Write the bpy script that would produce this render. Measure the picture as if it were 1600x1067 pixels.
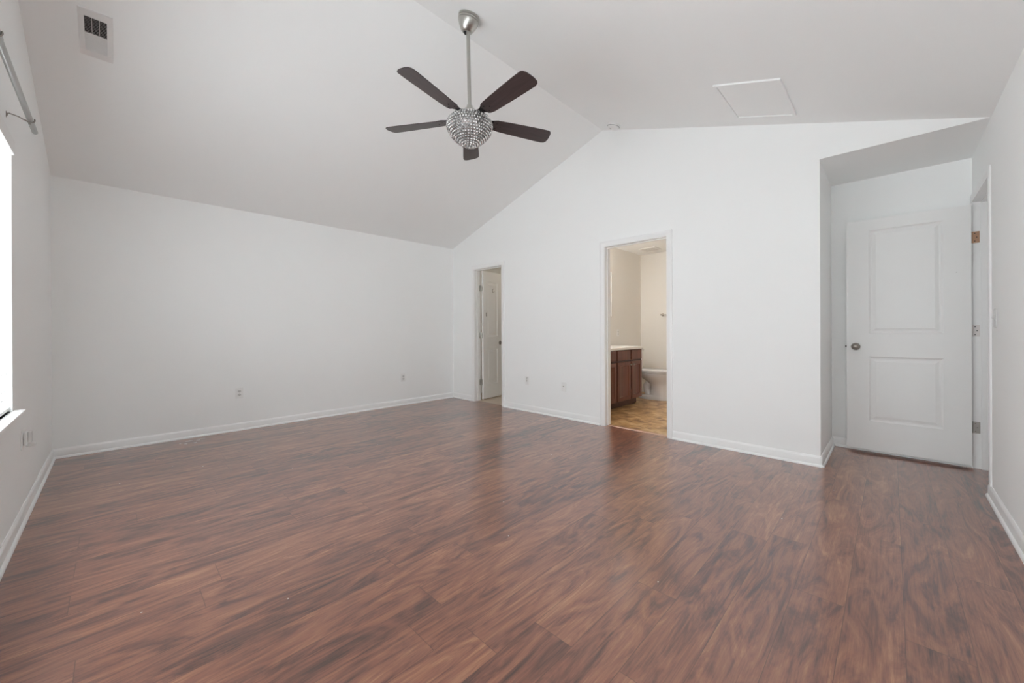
import bpy, bmesh, math, random
from mathutils import Matrix, Vector
random.seed(7)
for o in list(bpy.data.objects): bpy.data.objects.remove(o, do_unlink=True)
SC = bpy.context.scene
COL = SC.collection
R = math.radians

# ------------------------------------------------------------------ measures (metres)
W, L, HE = 5.654, 4.268, 2.439            # room width, depth, eave height
SLOPE = 0.3313                            # pitch of the vaulted ceiling
RIDGE_X, HR = W/2, 2.439 + 0.3313*W/2
T = 0.115                                 # wall thickness
AX, AY = 4.788, 5.084                     # alcove side wall x, alcove back wall y
BX0, BX1, BY1, BH = 1.97, 4.45, 6.93, 2.43   # bathroom
def ceil_z(x): return HE + SLOPE*min(x, W-x)

# ------------------------------------------------------------------ camera
cam_d = bpy.data.cameras.new('camera')
cam = bpy.data.objects.new('camera', cam_d); COL.objects.link(cam)
F_PX, CX, CY, YAW, ROLL = 607.474, 805.09, 517.05, -0.76880, -0.003849
cam_d.sensor_fit = 'HORIZONTAL'; cam_d.sensor_width = 36
cam_d.lens = F_PX/1600*36
cam_d.shift_x = (800-CX)/1600; cam_d.shift_y = (CY-533.5)/1600
cam_d.clip_start = 0.02
rv = Vector((math.cos(YAW), -math.sin(YAW), 0)); fv = Vector((math.sin(YAW), math.cos(YAW), 0)); zv = Vector((0, 0, 1))
cr, sr = math.cos(ROLL), math.sin(ROLL)
r2 = rv*cr + zv*sr; u2 = -rv*sr + zv*cr
cam.matrix_world = Matrix(((r2.x, u2.x, -fv.x, 5.193), (r2.y, u2.y, -fv.y, 0.371), (r2.z, u2.z, -fv.z, 1.087), (0, 0, 0, 1)))
SC.camera = cam

# ------------------------------------------------------------------ world, slat glow, exposure
SC.view_settings.view_transform = 'Standard'; SC.view_settings.look = 'None'
SC.view_settings.gamma = 1; SC.view_settings.use_curve_mapping = False
SC.view_settings.exposure = 0.50
SC.cycles.use_denoising = True
SC.cycles.max_bounces = 16; SC.cycles.diffuse_bounces = 12; SC.cycles.transparent_max_bounces = 16
world = bpy.data.worlds.new('sky'); SC.world = world; world.use_nodes = True
bg = world.node_tree.nodes['Background']
bg.inputs[0].default_value = (0.92, 0.96, 1.0, 1); bg.inputs[1].default_value = 1.5
WX0, WX1, WZ0, WZ1 = 1.865, 3.745, 0.675, 2.10      # the window opening in the left wall
VX0, VX1 = 4.05, 5.45                               # an unseen second one behind the camera, added for fill light
BLIND_TILT = -55
def area(name, loc, rot, sx, sy, power, col):
    d = bpy.data.lights.new(name, 'AREA'); d.shape = 'RECTANGLE'; d.size = sx; d.size_y = sy
    d.energy = power; d.color = col
    o = bpy.data.objects.new(name, d); COL.objects.link(o); o.location = loc; o.rotation_euler = rot
    return o
SLAT_GLOW = 3.4                                      # emission given to the blind slats in place of daylight

# ------------------------------------------------------------------ materials
def new_mat(name):
    m = bpy.data.materials.new(name); m.use_nodes = True
    return m, m.node_tree.nodes, m.node_tree.links, m.node_tree.nodes['Principled BSDF']
def simple(name, col, rough=0.5, metal=0.0, spec=0.5, noise=0.0, nscale=20, bump=0.0):
    m, n, l, b = new_mat(name)
    b.inputs['Roughness'].default_value = rough; b.inputs['Metallic'].default_value = metal
    b.inputs['Specular IOR Level'].default_value = spec
    b.inputs['Base Color'].default_value = (*col, 1)
    if noise or bump:
        tc = n.new('ShaderNodeTexCoord'); nz = n.new('ShaderNodeTexNoise'); nz.inputs['Scale'].default_value = nscale
        nz.inputs['Detail'].default_value = 4
        l.new(tc.outputs['Object'], nz.inputs['Vector'])
        if noise:
            mx = n.new('ShaderNodeMix'); mx.data_type = 'RGBA'
            mx.inputs[6].default_value = (*[c*(1-noise) for c in col], 1); mx.inputs[7].default_value = (*[min(1, c*(1+noise)) for c in col], 1)
            l.new(nz.outputs['Fac'], mx.inputs[0]); l.new(mx.outputs[2], b.inputs['Base Color'])
        if bump:
            bp = n.new('ShaderNodeBump'); bp.inputs['Strength'].default_value = bump; bp.inputs['Distance'].default_value = 0.002
            l.new(nz.outputs['Fac'], bp.inputs['Height']); l.new(bp.outputs['Normal'], b.inputs['Normal'])
    return m
WALL = simple('wall_paint', (0.925, 0.935, 0.93), 0.75, spec=0.2, noise=0.008, nscale=1.5)
CEIL = simple('ceiling_paint', (0.925, 0.935, 0.93), 0.9, spec=0.15, noise=0.008, nscale=1.2)
TRIM = simple('trim_gloss_white', (0.90, 0.90, 0.895), 0.32, spec=0.5, noise=0.006, nscale=6)
BATHWALL = simple('bathroom_paint', (0.82, 0.80, 0.76), 0.7, spec=0.25, noise=0.008, nscale=2)
DOORW = simple('door_paint', (0.88, 0.88, 0.87), 0.4, spec=0.45, noise=0.006, nscale=5)
PLASTIC = simple('white_plastic', (0.87, 0.87, 0.86), 0.35, noise=0.006, nscale=30)
PLATEW = simple('grey_white_plastic', (0.70, 0.70, 0.69), 0.35, noise=0.006, nscale=30)
DARK = simple('dark_slot', (0.015, 0.014, 0.014), 0.6, noise=0.1, nscale=40)
DUCT = simple('dark_duct', (0.03, 0.026, 0.026), 0.8, noise=0.1, nscale=40)
VENTW = simple('register_enamel', (0.80, 0.79, 0.78), 0.4, noise=0.01, nscale=20)
NICKEL = simple('brushed_nickel', (0.50, 0.49, 0.46), 0.30, 1.0, noise=0.06, nscale=60)
NICKELD = simple('satin_nickel_dark', (0.33, 0.30, 0.27), 0.28, 1.0, noise=0.08, nscale=60)
COPPER = simple('antique_copper', (0.40, 0.24, 0.16), 0.4, 0.7, noise=0.1, nscale=60)
IRON = simple('black_bronze', (0.018, 0.015, 0.015), 0.4, 0.6, noise=0.1, nscale=60)
RODM = simple('rod_silver', (0.45, 0.45, 0.44), 0.33, 0.85, noise=0.04, nscale=30)
PORC = simple('porcelain', (0.78, 0.77, 0.78), 0.12, noise=0.004, nscale=10)
MARBLE = simple('white_cultured_marble', (0.89, 0.88, 0.86), 0.18, noise=0.02, nscale=8)
VINYLFRAME = simple('white_vinyl', (0.85, 0.85, 0.85), 0.35, noise=0.005, nscale=10)
SEAM = simple('threshold_strip', (0.62, 0.40, 0.30), 0.35, noise=0.08, nscale=30)
FLECK = simple('white_paint_fleck', (0.8, 0.78, 0.74), 0.7, noise=0.05, nscale=40)
MIRROR = simple('mirror_glass', (0.9, 0.9, 0.9), 0.03, 1.0, noise=0.002, nscale=3)

def glass_mat():
    m, n, l, b = new_mat('window_glass')
    out = n['Material Output']; t = n.new('ShaderNodeBsdfTransparent'); g = n.new('ShaderNodeBsdfGlossy'); g.inputs['Roughness'].default_value = 0.02
    fr = n.new('ShaderNodeFresnel'); fr.inputs['IOR'].default_value = 1.45; mx = n.new('ShaderNodeMixShader')
    l.new(fr.outputs[0], mx.inputs[0]); l.new(t.outputs[0], mx.inputs[1]); l.new(g.outputs[0], mx.inputs[2]); l.new(mx.outputs[0], out.inputs['Surface'])
    n.remove(b); return m
GLASS = glass_mat()
def math_node(n, l, op, a, bv=None, c=None):
    k = n.new('ShaderNodeMath'); k.operation = op
    for i, v in enumerate((a, bv, c)):
        if v is None: continue
        if isinstance(v, (int, float)): k.inputs[i].default_value = v
        else: l.new(v, k.inputs[i])
    return k.outputs[0]
def ramp(n, l, fac, stops):
    r = n.new('ShaderNodeValToRGB'); e = r.color_ramp.elements
    e[0].position, e[0].color = stops[0][0], (*stops[0][1], 1); e[1].position, e[1].color = stops[-1][0], (*stops[-1][1], 1)
    for p, c in stops[1:-1]:
        k = e.new(p); k.color = (*c, 1)
    l.new(fac, r.inputs[0]); return r.outputs[0]
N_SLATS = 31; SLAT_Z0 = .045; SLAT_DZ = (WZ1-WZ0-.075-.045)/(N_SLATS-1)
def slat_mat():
    """thin white slats whose own emission stands in for daylight"""
    m, n, l, b = new_mat('emissive_blind_slat')
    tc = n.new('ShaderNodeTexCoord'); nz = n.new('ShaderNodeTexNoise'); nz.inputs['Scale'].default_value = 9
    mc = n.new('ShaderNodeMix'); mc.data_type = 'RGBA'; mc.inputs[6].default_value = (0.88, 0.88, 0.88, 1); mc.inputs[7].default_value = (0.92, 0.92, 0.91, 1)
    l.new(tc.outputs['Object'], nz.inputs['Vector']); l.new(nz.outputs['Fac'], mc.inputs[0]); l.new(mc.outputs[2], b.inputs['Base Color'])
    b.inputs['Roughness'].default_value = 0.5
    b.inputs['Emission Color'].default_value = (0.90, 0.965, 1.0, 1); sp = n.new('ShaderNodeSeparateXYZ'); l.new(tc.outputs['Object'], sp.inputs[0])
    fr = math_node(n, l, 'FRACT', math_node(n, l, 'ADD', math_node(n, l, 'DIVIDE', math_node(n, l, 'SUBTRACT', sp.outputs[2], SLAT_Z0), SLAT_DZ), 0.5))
    lip = math_node(n, l, 'GREATER_THAN', math_node(n, l, 'ABSOLUTE', math_node(n, l, 'SUBTRACT', fr, 0.5)), 0.36)     # emission cut along slat edges to paint darker overlap lines
    l.new(math_node(n, l, 'MULTIPLY', math_node(n, l, 'SUBTRACT', 1.0, math_node(n, l, 'MULTIPLY', lip, 0.985)), SLAT_GLOW), b.inputs['Emission Strength'])
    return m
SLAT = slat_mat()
def lamp_mat(name, col, s):
    m, n, l, b = new_mat(name)
    b.inputs['Base Color'].default_value = (0.9, 0.9, 0.85, 1)
    b.inputs['Emission Color'].default_value = (*col, 1); b.inputs['Emission Strength'].default_value = s
    return m
BULB = lamp_mat('lit_bath_globe', (1.0, 0.95, 0.90), 68)
DOME = lamp_mat('lit_closet_dome', (1.0, 0.87, 0.70), 7)
def crystal_mat():
    m, n, l, b = new_mat('crystal_bead')
    b.inputs['Base Color'].default_value = (0.86, 0.84, 0.83, 1); b.inputs['Metallic'].default_value = 0.75
    b.inputs['Roughness'].default_value = 0.08
    tc = n.new('ShaderNodeTexCoord'); vo = n.new('ShaderNodeTexVoronoi'); vo.inputs['Scale'].default_value = 70
    l.new(tc.outputs['Object'], vo.inputs['Vector'])
    mx = n.new('ShaderNodeMix'); mx.data_type = 'RGBA'; mx.inputs[6].default_value = (0.20, 0.19, 0.19, 1); mx.inputs[7].default_value = (0.97, 0.96, 0.95, 1)
    l.new(vo.outputs['Color'], mx.inputs[0]); l.new(mx.outputs[2], b.inputs['Base Color'])
    return m
CRYSTAL = crystal_mat()
CORE = simple('shade_inner_metal', (0.40, 0.38, 0.37), 0.35, 0.9, noise=0.1, nscale=40)

def laminate():
    m, n, l, b = new_mat('walnut_laminate')
    PW, PL, PH = 0.165, 1.22, 4.895
    tc = n.new('ShaderNodeTexCoord'); sp = n.new('ShaderNodeSeparateXYZ'); l.new(tc.outputs['Object'], sp.inputs[0])
    X, Y = sp.outputs[0], sp.outputs[1]
    gx = math_node(n, l, 'DIVIDE', math_node(n, l, 'SUBTRACT', X, PH - 40*PW), PW)
    row = math_node(n, l, 'FLOOR', gx); fx = math_node(n, l, 'FRACT', gx)
    wn = n.new('ShaderNodeTexWhiteNoise'); wn.noise_dimensions = '1D'; l.new(row, wn.inputs['W'])
    gy = math_node(n, l, 'ADD', math_node(n, l, 'DIVIDE', Y, PL), math_node(n, l, 'MULTIPLY', wn.outputs['Value'], 7.3))
    gy = math_node(n, l, 'ADD', gy, 20)
    col_i = math_node(n, l, 'FLOOR', gy); fy = math_node(n, l, 'FRACT', gy)
    cb = n.new('ShaderNodeCombineXYZ'); l.new(row, cb.inputs[0]); l.new(col_i, cb.inputs[1])
    w2 = n.new('ShaderNodeTexWhiteNoise'); w2.noise_dimensions = '2D'; l.new(cb.outputs[0], w2.inputs['Vector'])
    pid = w2.outputs['Value']
    # grain coordinates, stretched along the plank and shifted per plank
    gv = n.new('ShaderNodeCombineXYZ')
    l.new(math_node(n, l, 'ADD', X, math_node(n, l, 'MULTIPLY', pid, 17.0)), gv.inputs[0])
    l.new(math_node(n, l, 'MULTIPLY', Y, 0.20), gv.inputs[1]); l.new(math_node(n, l, 'MULTIPLY', pid, 31.0), gv.inputs[2])
    n1 = n.new('ShaderNodeTexNoise'); n1.inputs['Scale'].default_value = 10; n1.inputs['Detail'].default_value = 6; n1.inputs['Roughness'].default_value = 0.62; n1.inputs['Distortion'].default_value = 2.2
    l.new(gv.outputs[0], n1.inputs['Vector'])
    gv2 = n.new('ShaderNodeCombineXYZ')
    l.new(math_node(n, l, 'ADD', X, math_node(n, l, 'MULTIPLY', pid, 9.0)), gv2.inputs[0])
    l.new(math_node(n, l, 'MULTIPLY', Y, 0.035), gv2.inputs[1]); l.new(math_node(n, l, 'MULTIPLY', pid, 5.0), gv2.inputs[2])
    n2 = n.new('ShaderNodeTexNoise'); n2.inputs['Scale'].default_value = 120; n2.inputs['Detail'].default_value = 5; n2.inputs['Roughness'].default_value = 0.7; n2.inputs['Distortion'].default_value = 0.6
    l.new(gv2.outputs[0], n2.inputs['Vector'])
    # broad mottling that runs over neighbouring boards
    n3 = n.new('ShaderNodeTexNoise'); n3.inputs['Scale'].default_value = 1.1; n3.inputs['Detail'].default_value = 3
    gv3 = n.new('ShaderNodeCombineXYZ'); l.new(X, gv3.inputs[0]); l.new(math_node(n, l, 'MULTIPLY', Y, 0.45), gv3.inputs[1]); l.new(gv3.outputs[0], n3.inputs['Vector'])
    f = math_node(n, l, 'ADD', math_node(n, l, 'MULTIPLY', n1.outputs['Fac'], 0.58), math_node(n, l, 'MULTIPLY', n2.outputs['Fac'], 0.32))
    f = math_node(n, l, 'ADD', f, math_node(n, l, 'MULTIPLY', math_node(n, l, 'SUBTRACT', pid, 0.5), 0.075))
    f = math_node(n, l, 'ADD', f, math_node(n, l, 'MULTIPLY', math_node(n, l, 'SUBTRACT', n3.outputs['Fac'], 0.5), 0.19))
    c = ramp(n, l, f, [(0.31, (0.060, 0.024, 0.017)), (0.385, (0.140, 0.050, 0.032)), (0.45, (0.225, 0.082, 0.049)), (0.52, (0.300, 0.118, 0.066)), (0.63, (0.460, 0.225, 0.118))])
    # seams
    ex = math_node(n, l, 'MINIMUM', fx, math_node(n, l, 'SUBTRACT', 1.0, fx)); ex = math_node(n, l, 'MULTIPLY', ex, PW)
    ey = math_node(n, l, 'MINIMUM', fy, math_node(n, l, 'SUBTRACT', 1.0, fy)); ey = math_node(n, l, 'MULTIPLY', ey, PL)
    seam = math_node(n, l, 'LESS_THAN', math_node(n, l, 'MINIMUM', ex, ey), 0.0011)
    mx = n.new('ShaderNodeMix'); mx.data_type = 'RGBA'; l.new(math_node(n, l, 'MULTIPLY', seam, 0.55), mx.inputs[0]); l.new(c, mx.inputs[6]); mx.inputs[7].default_value = (0.03, 0.014, 0.010, 1)
    l.new(mx.outputs[2], b.inputs['Base Color'])
    rr = math_node(n, l, 'ADD', math_node(n, l, 'MULTIPLY', n2.outputs['Fac'], 0.14), 0.26)
    l.new(rr, b.inputs['Roughness']); b.inputs['Specular IOR Level'].default_value = 0.6
    b.inputs['Coat Weight'].default_value = 0.9; b.inputs['Coat Roughness'].default_value = 0.2; b.inputs['Coat IOR'].default_value = 1.6
    bp = n.new('ShaderNodeBump'); bp.inputs['Strength'].default_value = 0.12; bp.inputs['Distance'].default_value = 0.001
    l.new(n2.outputs['Fac'], bp.inputs['Height']); l.new(bp.outputs['Normal'], b.inputs['Normal'])
    return m
LAMINATE = laminate()
def wood(name, stops, scale=(30, 30, 2.2), rough=0.35):
    m, n, l, b = new_mat(name)
    tc = n.new('ShaderNodeTexCoord'); mp = n.new('ShaderNodeMapping'); mp.inputs['Scale'].default_value = scale
    nz = n.new('ShaderNodeTexNoise'); nz.inputs['Scale'].default_value = 1.5; nz.inputs['Detail'].default_value = 5; nz.inputs['Distortion'].default_value = 0.8
    l.new(tc.outputs['Object'], mp.inputs[0]); l.new(mp.outputs[0], nz.inputs['Vector'])
    l.new(ramp(n, l, nz.outputs['Fac'], stops), b.inputs['Base Color']); b.inputs['Roughness'].default_value = rough
    return m
CHERRY = wood('cherry_cabinet', [(0.3, (0.11, 0.035, 0.022)), (0.7, (0.20, 0.068, 0.044))])
CHERRYD = wood('cherry_toe_kick', [(0.3, (0.055, 0.018, 0.012)), (0.7, (0.09, 0.03, 0.02))])
BLADE = wood('dark_walnut_blade', [(0.3, (0.040, 0.029, 0.028)), (0.7, (0.068, 0.046, 0.046))], (3, 40, 40), 0.30)
def bath_vinyl():
    m, n, l, b = new_mat('bathroom_vinyl')
    tc = n.new('ShaderNodeTexCoord'); n1 = n.new('ShaderNodeTexNoise'); n1.inputs['Scale'].default_value = 7.5; n1.inputs['Detail'].default_value = 6; n1.inputs['Distortion'].default_value = 0.7
    l.new(tc.outputs['Object'], n1.inputs['Vector'])
    c = ramp(n, l, n1.outputs['Fac'], [(0.33, (0.22, 0.105, 0.045)), (0.45, (0.42, 0.235, 0.095)), (0.55, (0.58, 0.37, 0.165)), (0.68, (0.70, 0.52, 0.31))])
    br = n.new('ShaderNodeTexBrick'); br.inputs['Scale'].default_value = 1.0; br.offset = 0.0
    br.inputs['Brick Width'].default_value = 0.305; br.inputs['Row Height'].default_value = 0.305; br.inputs['Mortar Size'].default_value = 0.004
    l.new(tc.outputs['Object'], br.inputs['Vector'])
    mx = n.new('ShaderNodeMix'); mx.data_type = 'RGBA'; l.new(math_node(n, l, 'MULTIPLY', br.outputs['Fac'], 0.35), mx.inputs[0]); l.new(c, mx.inputs[6]); mx.inputs[7].default_value = (0.25, 0.14, 0.06, 1)
    l.new(mx.outputs[2], b.inputs['Base Color']); b.inputs['Roughness'].default_value = 0.3
    return m
BVINYL = bath_vinyl()
CLOSETF = simple('closet_beige_floor', (0.62, 0.53, 0.44), 0.6, noise=0.1, nscale=12)

# ------------------------------------------------------------------ mesh helpers
class G:
    def __init__(s): s.v = []; s.f = []
    def add(s, vs, fs):
        k = len(s.v); s.v += [tuple(p) for p in vs]; s.f += [tuple(i+k for i in f) for f in fs]; return s
    def box(s, x0, x1, y0, y1, z0, z1):
        return s.add([(x0,y0,z0),(x1,y0,z0),(x1,y1,z0),(x0,y1,z0),(x0,y0,z1),(x1,y0,z1),(x1,y1,z1),(x0,y1,z1)],
                     [(0,3,2,1),(4,5,6,7),(0,1,5,4),(1,2,6,5),(2,3,7,6),(3,0,4,7)])
    def prism(s, pts, fn, a0, a1):
        """pts: polygon (p,q); fn(p,q,a) -> xyz"""
        n = len(pts)
        vs = [fn(p, q, a0) for p, q in pts] + [fn(p, q, a1) for p, q in pts]
        fs = [tuple(range(n)), tuple(range(2*n-1, n-1, -1))] + [(i, i+n, (i+1) % n+n, (i+1) % n) for i in range(n)]
        return s.add(vs, fs)
    def loft(s, rings, cap=True):
        n = len(rings[0]); vs = [p for r in rings for p in r]; fs = []
        for k in range(len(rings)-1):
            for i in range(n):
                j = (i+1) % n; fs.append((k*n+i, k*n+j, (k+1)*n+j, (k+1)*n+i))
        if cap: fs.append(tuple(range(n-1, -1, -1))); fs.append(tuple(range((len(rings)-1)*n, len(rings)*n)))
        return s.add(vs, fs)
    def lathe(s, prof, M=None, seg=32):
        M = M or Matrix()
        rings = [[M @ Vector((max(r, 1e-5)*math.cos(2*math.pi*i/seg), max(r, 1e-5)*math.sin(2*math.pi*i/seg), z)) for i in range(seg)] for r, z in prof]
        return s.loft(rings)
    def tube(s, path, r, seg=12):
        path = [Vector(p) for p in path]; rings = []
        up = Vector((0, 0, 1)); t0 = (path[1]-path[0]).normalized()
        a = t0.cross(up if abs(t0.z) < 0.9 else Vector((1, 0, 0))).normalized()
        for i, p in enumerate(path):
            t = (path[min(i+1, len(path)-1)]-path[max(i-1, 0)]).normalized()
            a = (a - t*a.dot(t)).normalized(); b = t.cross(a); rr = r[i] if isinstance(r, (list, tuple)) else r
            rings.append([p + (a*math.cos(2*math.pi*k/seg)+b*math.sin(2*math.pi*k/seg))*rr for k in range(seg)])
        return s.loft(rings)
    def ball(s, c, r, seg=10, rings=6, sz=1.0):
        prof = [(r*math.sin(math.pi*i/rings), -r*sz*math.cos(math.pi*i/rings)) for i in range(rings+1)]
        return s.lathe(prof, Matrix.Translation(c), seg)
    def build(s, name, mat, parent=None, bevel=0, seg=2, smooth=True, angle=35):
        me = bpy.data.meshes.new(name); me.from_pydata(s.v, [], s.f); me.materials.append(mat)
        bm = bmesh.new(); bm.from_mesh(me); bmesh.ops.recalc_face_normals(bm, faces=bm.faces); bm.to_mesh(me); bm.free()
        if smooth:
            for p in me.polygons: p.use_smooth = True
            me.set_sharp_from_angle(angle=R(angle))
        o = bpy.data.objects.new(name, me); COL.objects.link(o)
        if parent: o.parent = parent
        if bevel:
            b = o.modifiers.new('bevel', 'BEVEL'); b.width = bevel; b.segments = seg; b.limit_method = 'ANGLE'; b.angle_limit = R(40)
            b.harden_normals = True
        return o
def thing(name, label, cat, loc=(0, 0, 0), rot=(0, 0, 0), group=None):
    o = bpy.data.objects.new(name, None); COL.objects.link(o); o.location = loc; o.rotation_euler = rot
    o.empty_display_size = 0.1
    return tag(o, label, cat, group)
def tag(o, label, cat, group=None):
    o['label'] = label; o['category'] = cat
    if group: o['group'] = group
    return o
def struct(o, label, cat):
    o['kind'] = 'structure'; o['label'] = label; o['category'] = cat; return o
def copy_tree(o, parent=None):
    c = o.copy(); COL.objects.link(c)
    if parent: c.parent = parent
    for ch in o.children: copy_tree(ch, c)
    return c
XZ = lambda p, q, a: (p, a, q)       # polygon in x,z swept along y
YZ = lambda p, q, a: (a, p, q)       # polygon in y,z swept along x
XY = lambda p, q, a: (p, q, a)

# ------------------------------------------------------------------ floors
OPC = (0.550, 1.150, 2.035)           # closet doorway x0, x1, head height
OPB = (2.848, 3.556, 2.037)           # bathroom doorway
OPH = (4.335, 5.052, 2.078)           # hall doorway in the right wall: y0, y1, head
HX = W+T+1.15
YF = L+0.062                          # where the laminate meets the bathroom / closet floors
g = G(); g.box(-T, W+T, -T, L, -0.06, 0); g.box(OPC[0]-.02, OPC[1]+.02, L, YF, -0.06, 0); g.box(OPB[0]-.02, OPB[1]+.02, L, YF, -0.06, 0)
g.box(AX-T, W, L, AY+T, -0.06, 0); g.box(W, HX+T, L-0.9, AY+0.6, -0.06, -0.0005)
struct(g.build('floor', LAMINATE, smooth=False), 'dark red-brown wood laminate floor of the bedroom', 'floor')
g = G(); g.box(BX0-T, BX1+T, L+T, BY1+T, -0.06, -0.001); g.box(OPB[0]-.02, OPB[1]+.02, YF, L+T, -0.06, -0.001)
struct(g.build('floor_bathroom', BVINYL, smooth=False), 'golden brown mottled vinyl floor of the bathroom', 'floor')
g = G(); g.box(-T, BX0-T, L+T, 6.0, -0.06, -0.001); g.box(OPC[0]-.02, OPC[1]+.02, YF, L+T, -0.06, -0.001)
struct(g.build('floor_closet', CLOSETF, smooth=False), 'beige floor inside the closet', 'floor')

# ------------------------------------------------------------------ walls
J = 0.018                             # jamb board thickness
g = G(); g.box(-T, 0, -T, 6.0, 0, HE)
struct(g.build('wall_back_left', WALL, smooth=False), 'long plain white wall under the low side of the vault', 'wall')
def gable_piece(g, x0, x1, z0, y0, y1, ztop=None):
    cuts = [x0] + ([RIDGE_X] if x0 < RIDGE_X < x1 else []) + [x1]
    tops = [(x, ceil_z(x)) for x in reversed(cuts)] if ztop is None else [(x1, ztop), (x0, ztop)]
    g.prism([(x0, z0), (x1, z0)] + tops, XZ, y0, y1)
g = G()
a, b_, h = OPC; c, d, h2 = OPB
gable_piece(g, 0, a-J, 0, L, L+T); gable_piece(g, a-J, b_+J, h+J, L, L+T); gable_piece(g, b_+J, c-J, 0, L, L+T)
gable_piece(g, c-J, d+J, h2+J, L, L+T); gable_piece(g, d+J, AX, 0, L, L+T); gable_piece(g, AX, W, HE, L, L+T)
struct(g.build('wall_back_right', WALL, smooth=False), 'white gable wall with the closet and bathroom doorways', 'wall')
g = G()
gable_piece(g, 0, WX0, 0, -T, 0); gable_piece(g, WX0, WX1, 0, -T, 0, WZ0); gable_piece(g, WX0, WX1, WZ1, -T, 0); gable_piece(g, WX1, VX0, 0, -T, 0); gable_piece(g, VX0, VX1, 0, -T, 0, WZ0); gable_piece(g, VX0, VX1, WZ1, -T, 0); gable_piece(g, VX1, W, 0, -T, 0)
struct(g.build('wall_left', WALL, smooth=False), 'white gable wall with the window and the added fill-light window', 'wall')
g = G(); y0, y1, h = OPH
g.box(W, W+T, -T, y0-J, 0, HE); g.box(W, W+T, y1+J, AY+T, 0, HE); g.box(W, W+T, y0-J, y1+J, h+J, HE)
struct(g.build('wall_right', WALL, smooth=False), 'white wall with the hall doorway', 'wall')
g = G(); g.box(AX-T, AX, L+T, AY+T, 0, HE)
struct(g.build('wall_alcove_side', WALL, smooth=False), 'narrow side wall of the door alcove', 'wall')
g = G(); g.box(AX, W, AY, AY+T, 0, HE)
struct(g.build('wall_alcove_back', WALL, smooth=False), 'back wall of the door alcove behind the open door', 'wall')
# vaulted ceiling
g = G()
E_ = 0.10
g.prism([(-T, HE-SLOPE*T), (RIDGE_X, HR), (RIDGE_X, HR+E_), (-T, HE-SLOPE*T+E_)], XZ, -T, L+T)
g.prism([(RIDGE_X, HR), (W+T, HE-SLOPE*T), (W+T, HE-SLOPE*T+E_), (RIDGE_X, HR+E_)], XZ, -T, L+T)
struct(g.build('ceiling', CEIL, smooth=False), 'vaulted pale ceiling of the bedroom', 'ceiling')
g = G(); g.box(AX-T, W+T, L+T, AY+T, HE, HE+E_)
struct(g.build('ceiling_alcove', CEIL, smooth=False), 'flat low ceiling of the door alcove', 'ceiling')
# bathroom and closet shells
g = G(); g.box(BX0-T, BX0, L+T, BY1+T, 0, BH)
struct(g.build('wall_bathroom_left', BATHWALL, smooth=False), 'beige bathroom wall beside the vanity', 'wall')
g = G(); g.box(BX0, BX1, BY1, BY1+T, 0, BH)
struct(g.build('wall_bathroom_back', BATHWALL, smooth=False), 'beige bathroom wall behind the toilet', 'wall')
g = G(); g.box(BX1, BX1+T, L+T, BY1+T, 0, BH)
struct(g.build('wall_bathroom_right', BATHWALL, smooth=False), 'beige far wall of the bathroom out of view', 'wall')
g = G(); g.box(BX0-T, BX1+T, L+T, BY1+T, BH, BH+E_)
struct(g.build('ceiling_bathroom', CEIL, smooth=False), 'flat bathroom ceiling', 'ceiling')
g = G(); g.box(0, BX0-T, 6.0-T, 6.0, 0, BH)
struct(g.build('wall_closet_back', BATHWALL, smooth=False), 'beige back wall of the closet', 'wall')
g = G(); g.box(-T, BX0-T, L+T, 6.0, BH, BH+E_)
struct(g.build('ceiling_closet', CEIL, smooth=False), 'flat closet ceiling', 'ceiling')
# hall beyond the right wall
g = G(); g.box(HX, HX+T, L-0.9, AY+0.6, 0, HE); g.box(W+T, HX, L-0.9-T, L-0.9, 0, HE); g.box(W+T, HX, AY+0.6, AY+0.6+T, 0, HE)
struct(g.build('wall_hall', WALL, smooth=False), 'white walls of the hall beyond the right doorway', 'wall')
g = G(); g.box(W+T, HX+T, L-0.9-T, AY+0.6+T, HE, HE+E_)
struct(g.build('ceiling_hall', CEIL, smooth=False), 'flat ceiling of the hall', 'ceiling')

# ------------------------------------------------------------------ baseboards
PROF = [(0, 0), (0.024, 0), (0.024, 0.007), (0.021, 0.014), (0.016, 0.0175), (0.0125, 0.019), (0.0125, 0.066), (0.010, 0.074), (0.006, 0.079), (0.004, 0.083), (0, 0.083)]
def run(g, p0, p1, nrm):
    p0, p1 = Vector(p0), Vector(p1); nr = Vector(nrm)
    g.loft([[(p.x+nr.x*t, p.y+nr.y*t, z) for t, z in PROF] for p in (p0, p1)])
CW_ = 0.057
g = G(); run(g, (0, 0), (0, L), (1, 0)); struct(g.build('baseboard_back_left', TRIM), 'white baseboard along the long back wall', 'baseboard')
g = G(); run(g, (0, L), (OPC[0]-CW_-.005, L), (0, -1)); run(g, (OPC[1]+CW_+.005, L), (OPB[0]-CW_-.005, L), (0, -1)); run(g, (OPB[1]+CW_+.005, L), (AX+0.0125, L), (0, -1))
struct(g.build('baseboard_back_right', TRIM), 'white baseboard under the gable wall with two doorways', 'baseboard')
g = G(); run(g, (AX, L-0.0125), (AX, AY), (1, 0)); run(g, (AX, AY), (W, AY), (0, -1))
struct(g.build('baseboard_alcove', TRIM), 'white baseboard around the door alcove', 'baseboard')
g = G(); run(g, (W, 0), (W, OPH[0]-.004), (-1, 0)); struct(g.build('baseboard_right', TRIM), 'white baseboard along the right wall', 'baseboard')
g = G(); run(g, (0, 0), (W, 0), (0, 1)); struct(g.build('baseboard_left', TRIM), 'white baseboard under the window', 'baseboard')
g = G(); run(g, (BX0, 5.92), (BX0, BY1), (1, 0)); run(g, (BX0, BY1), (BX1, BY1), (0, -1))
struct(g.build('baseboard_bathroom', TRIM), 'white baseboard behind the toilet', 'baseboard')

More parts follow.
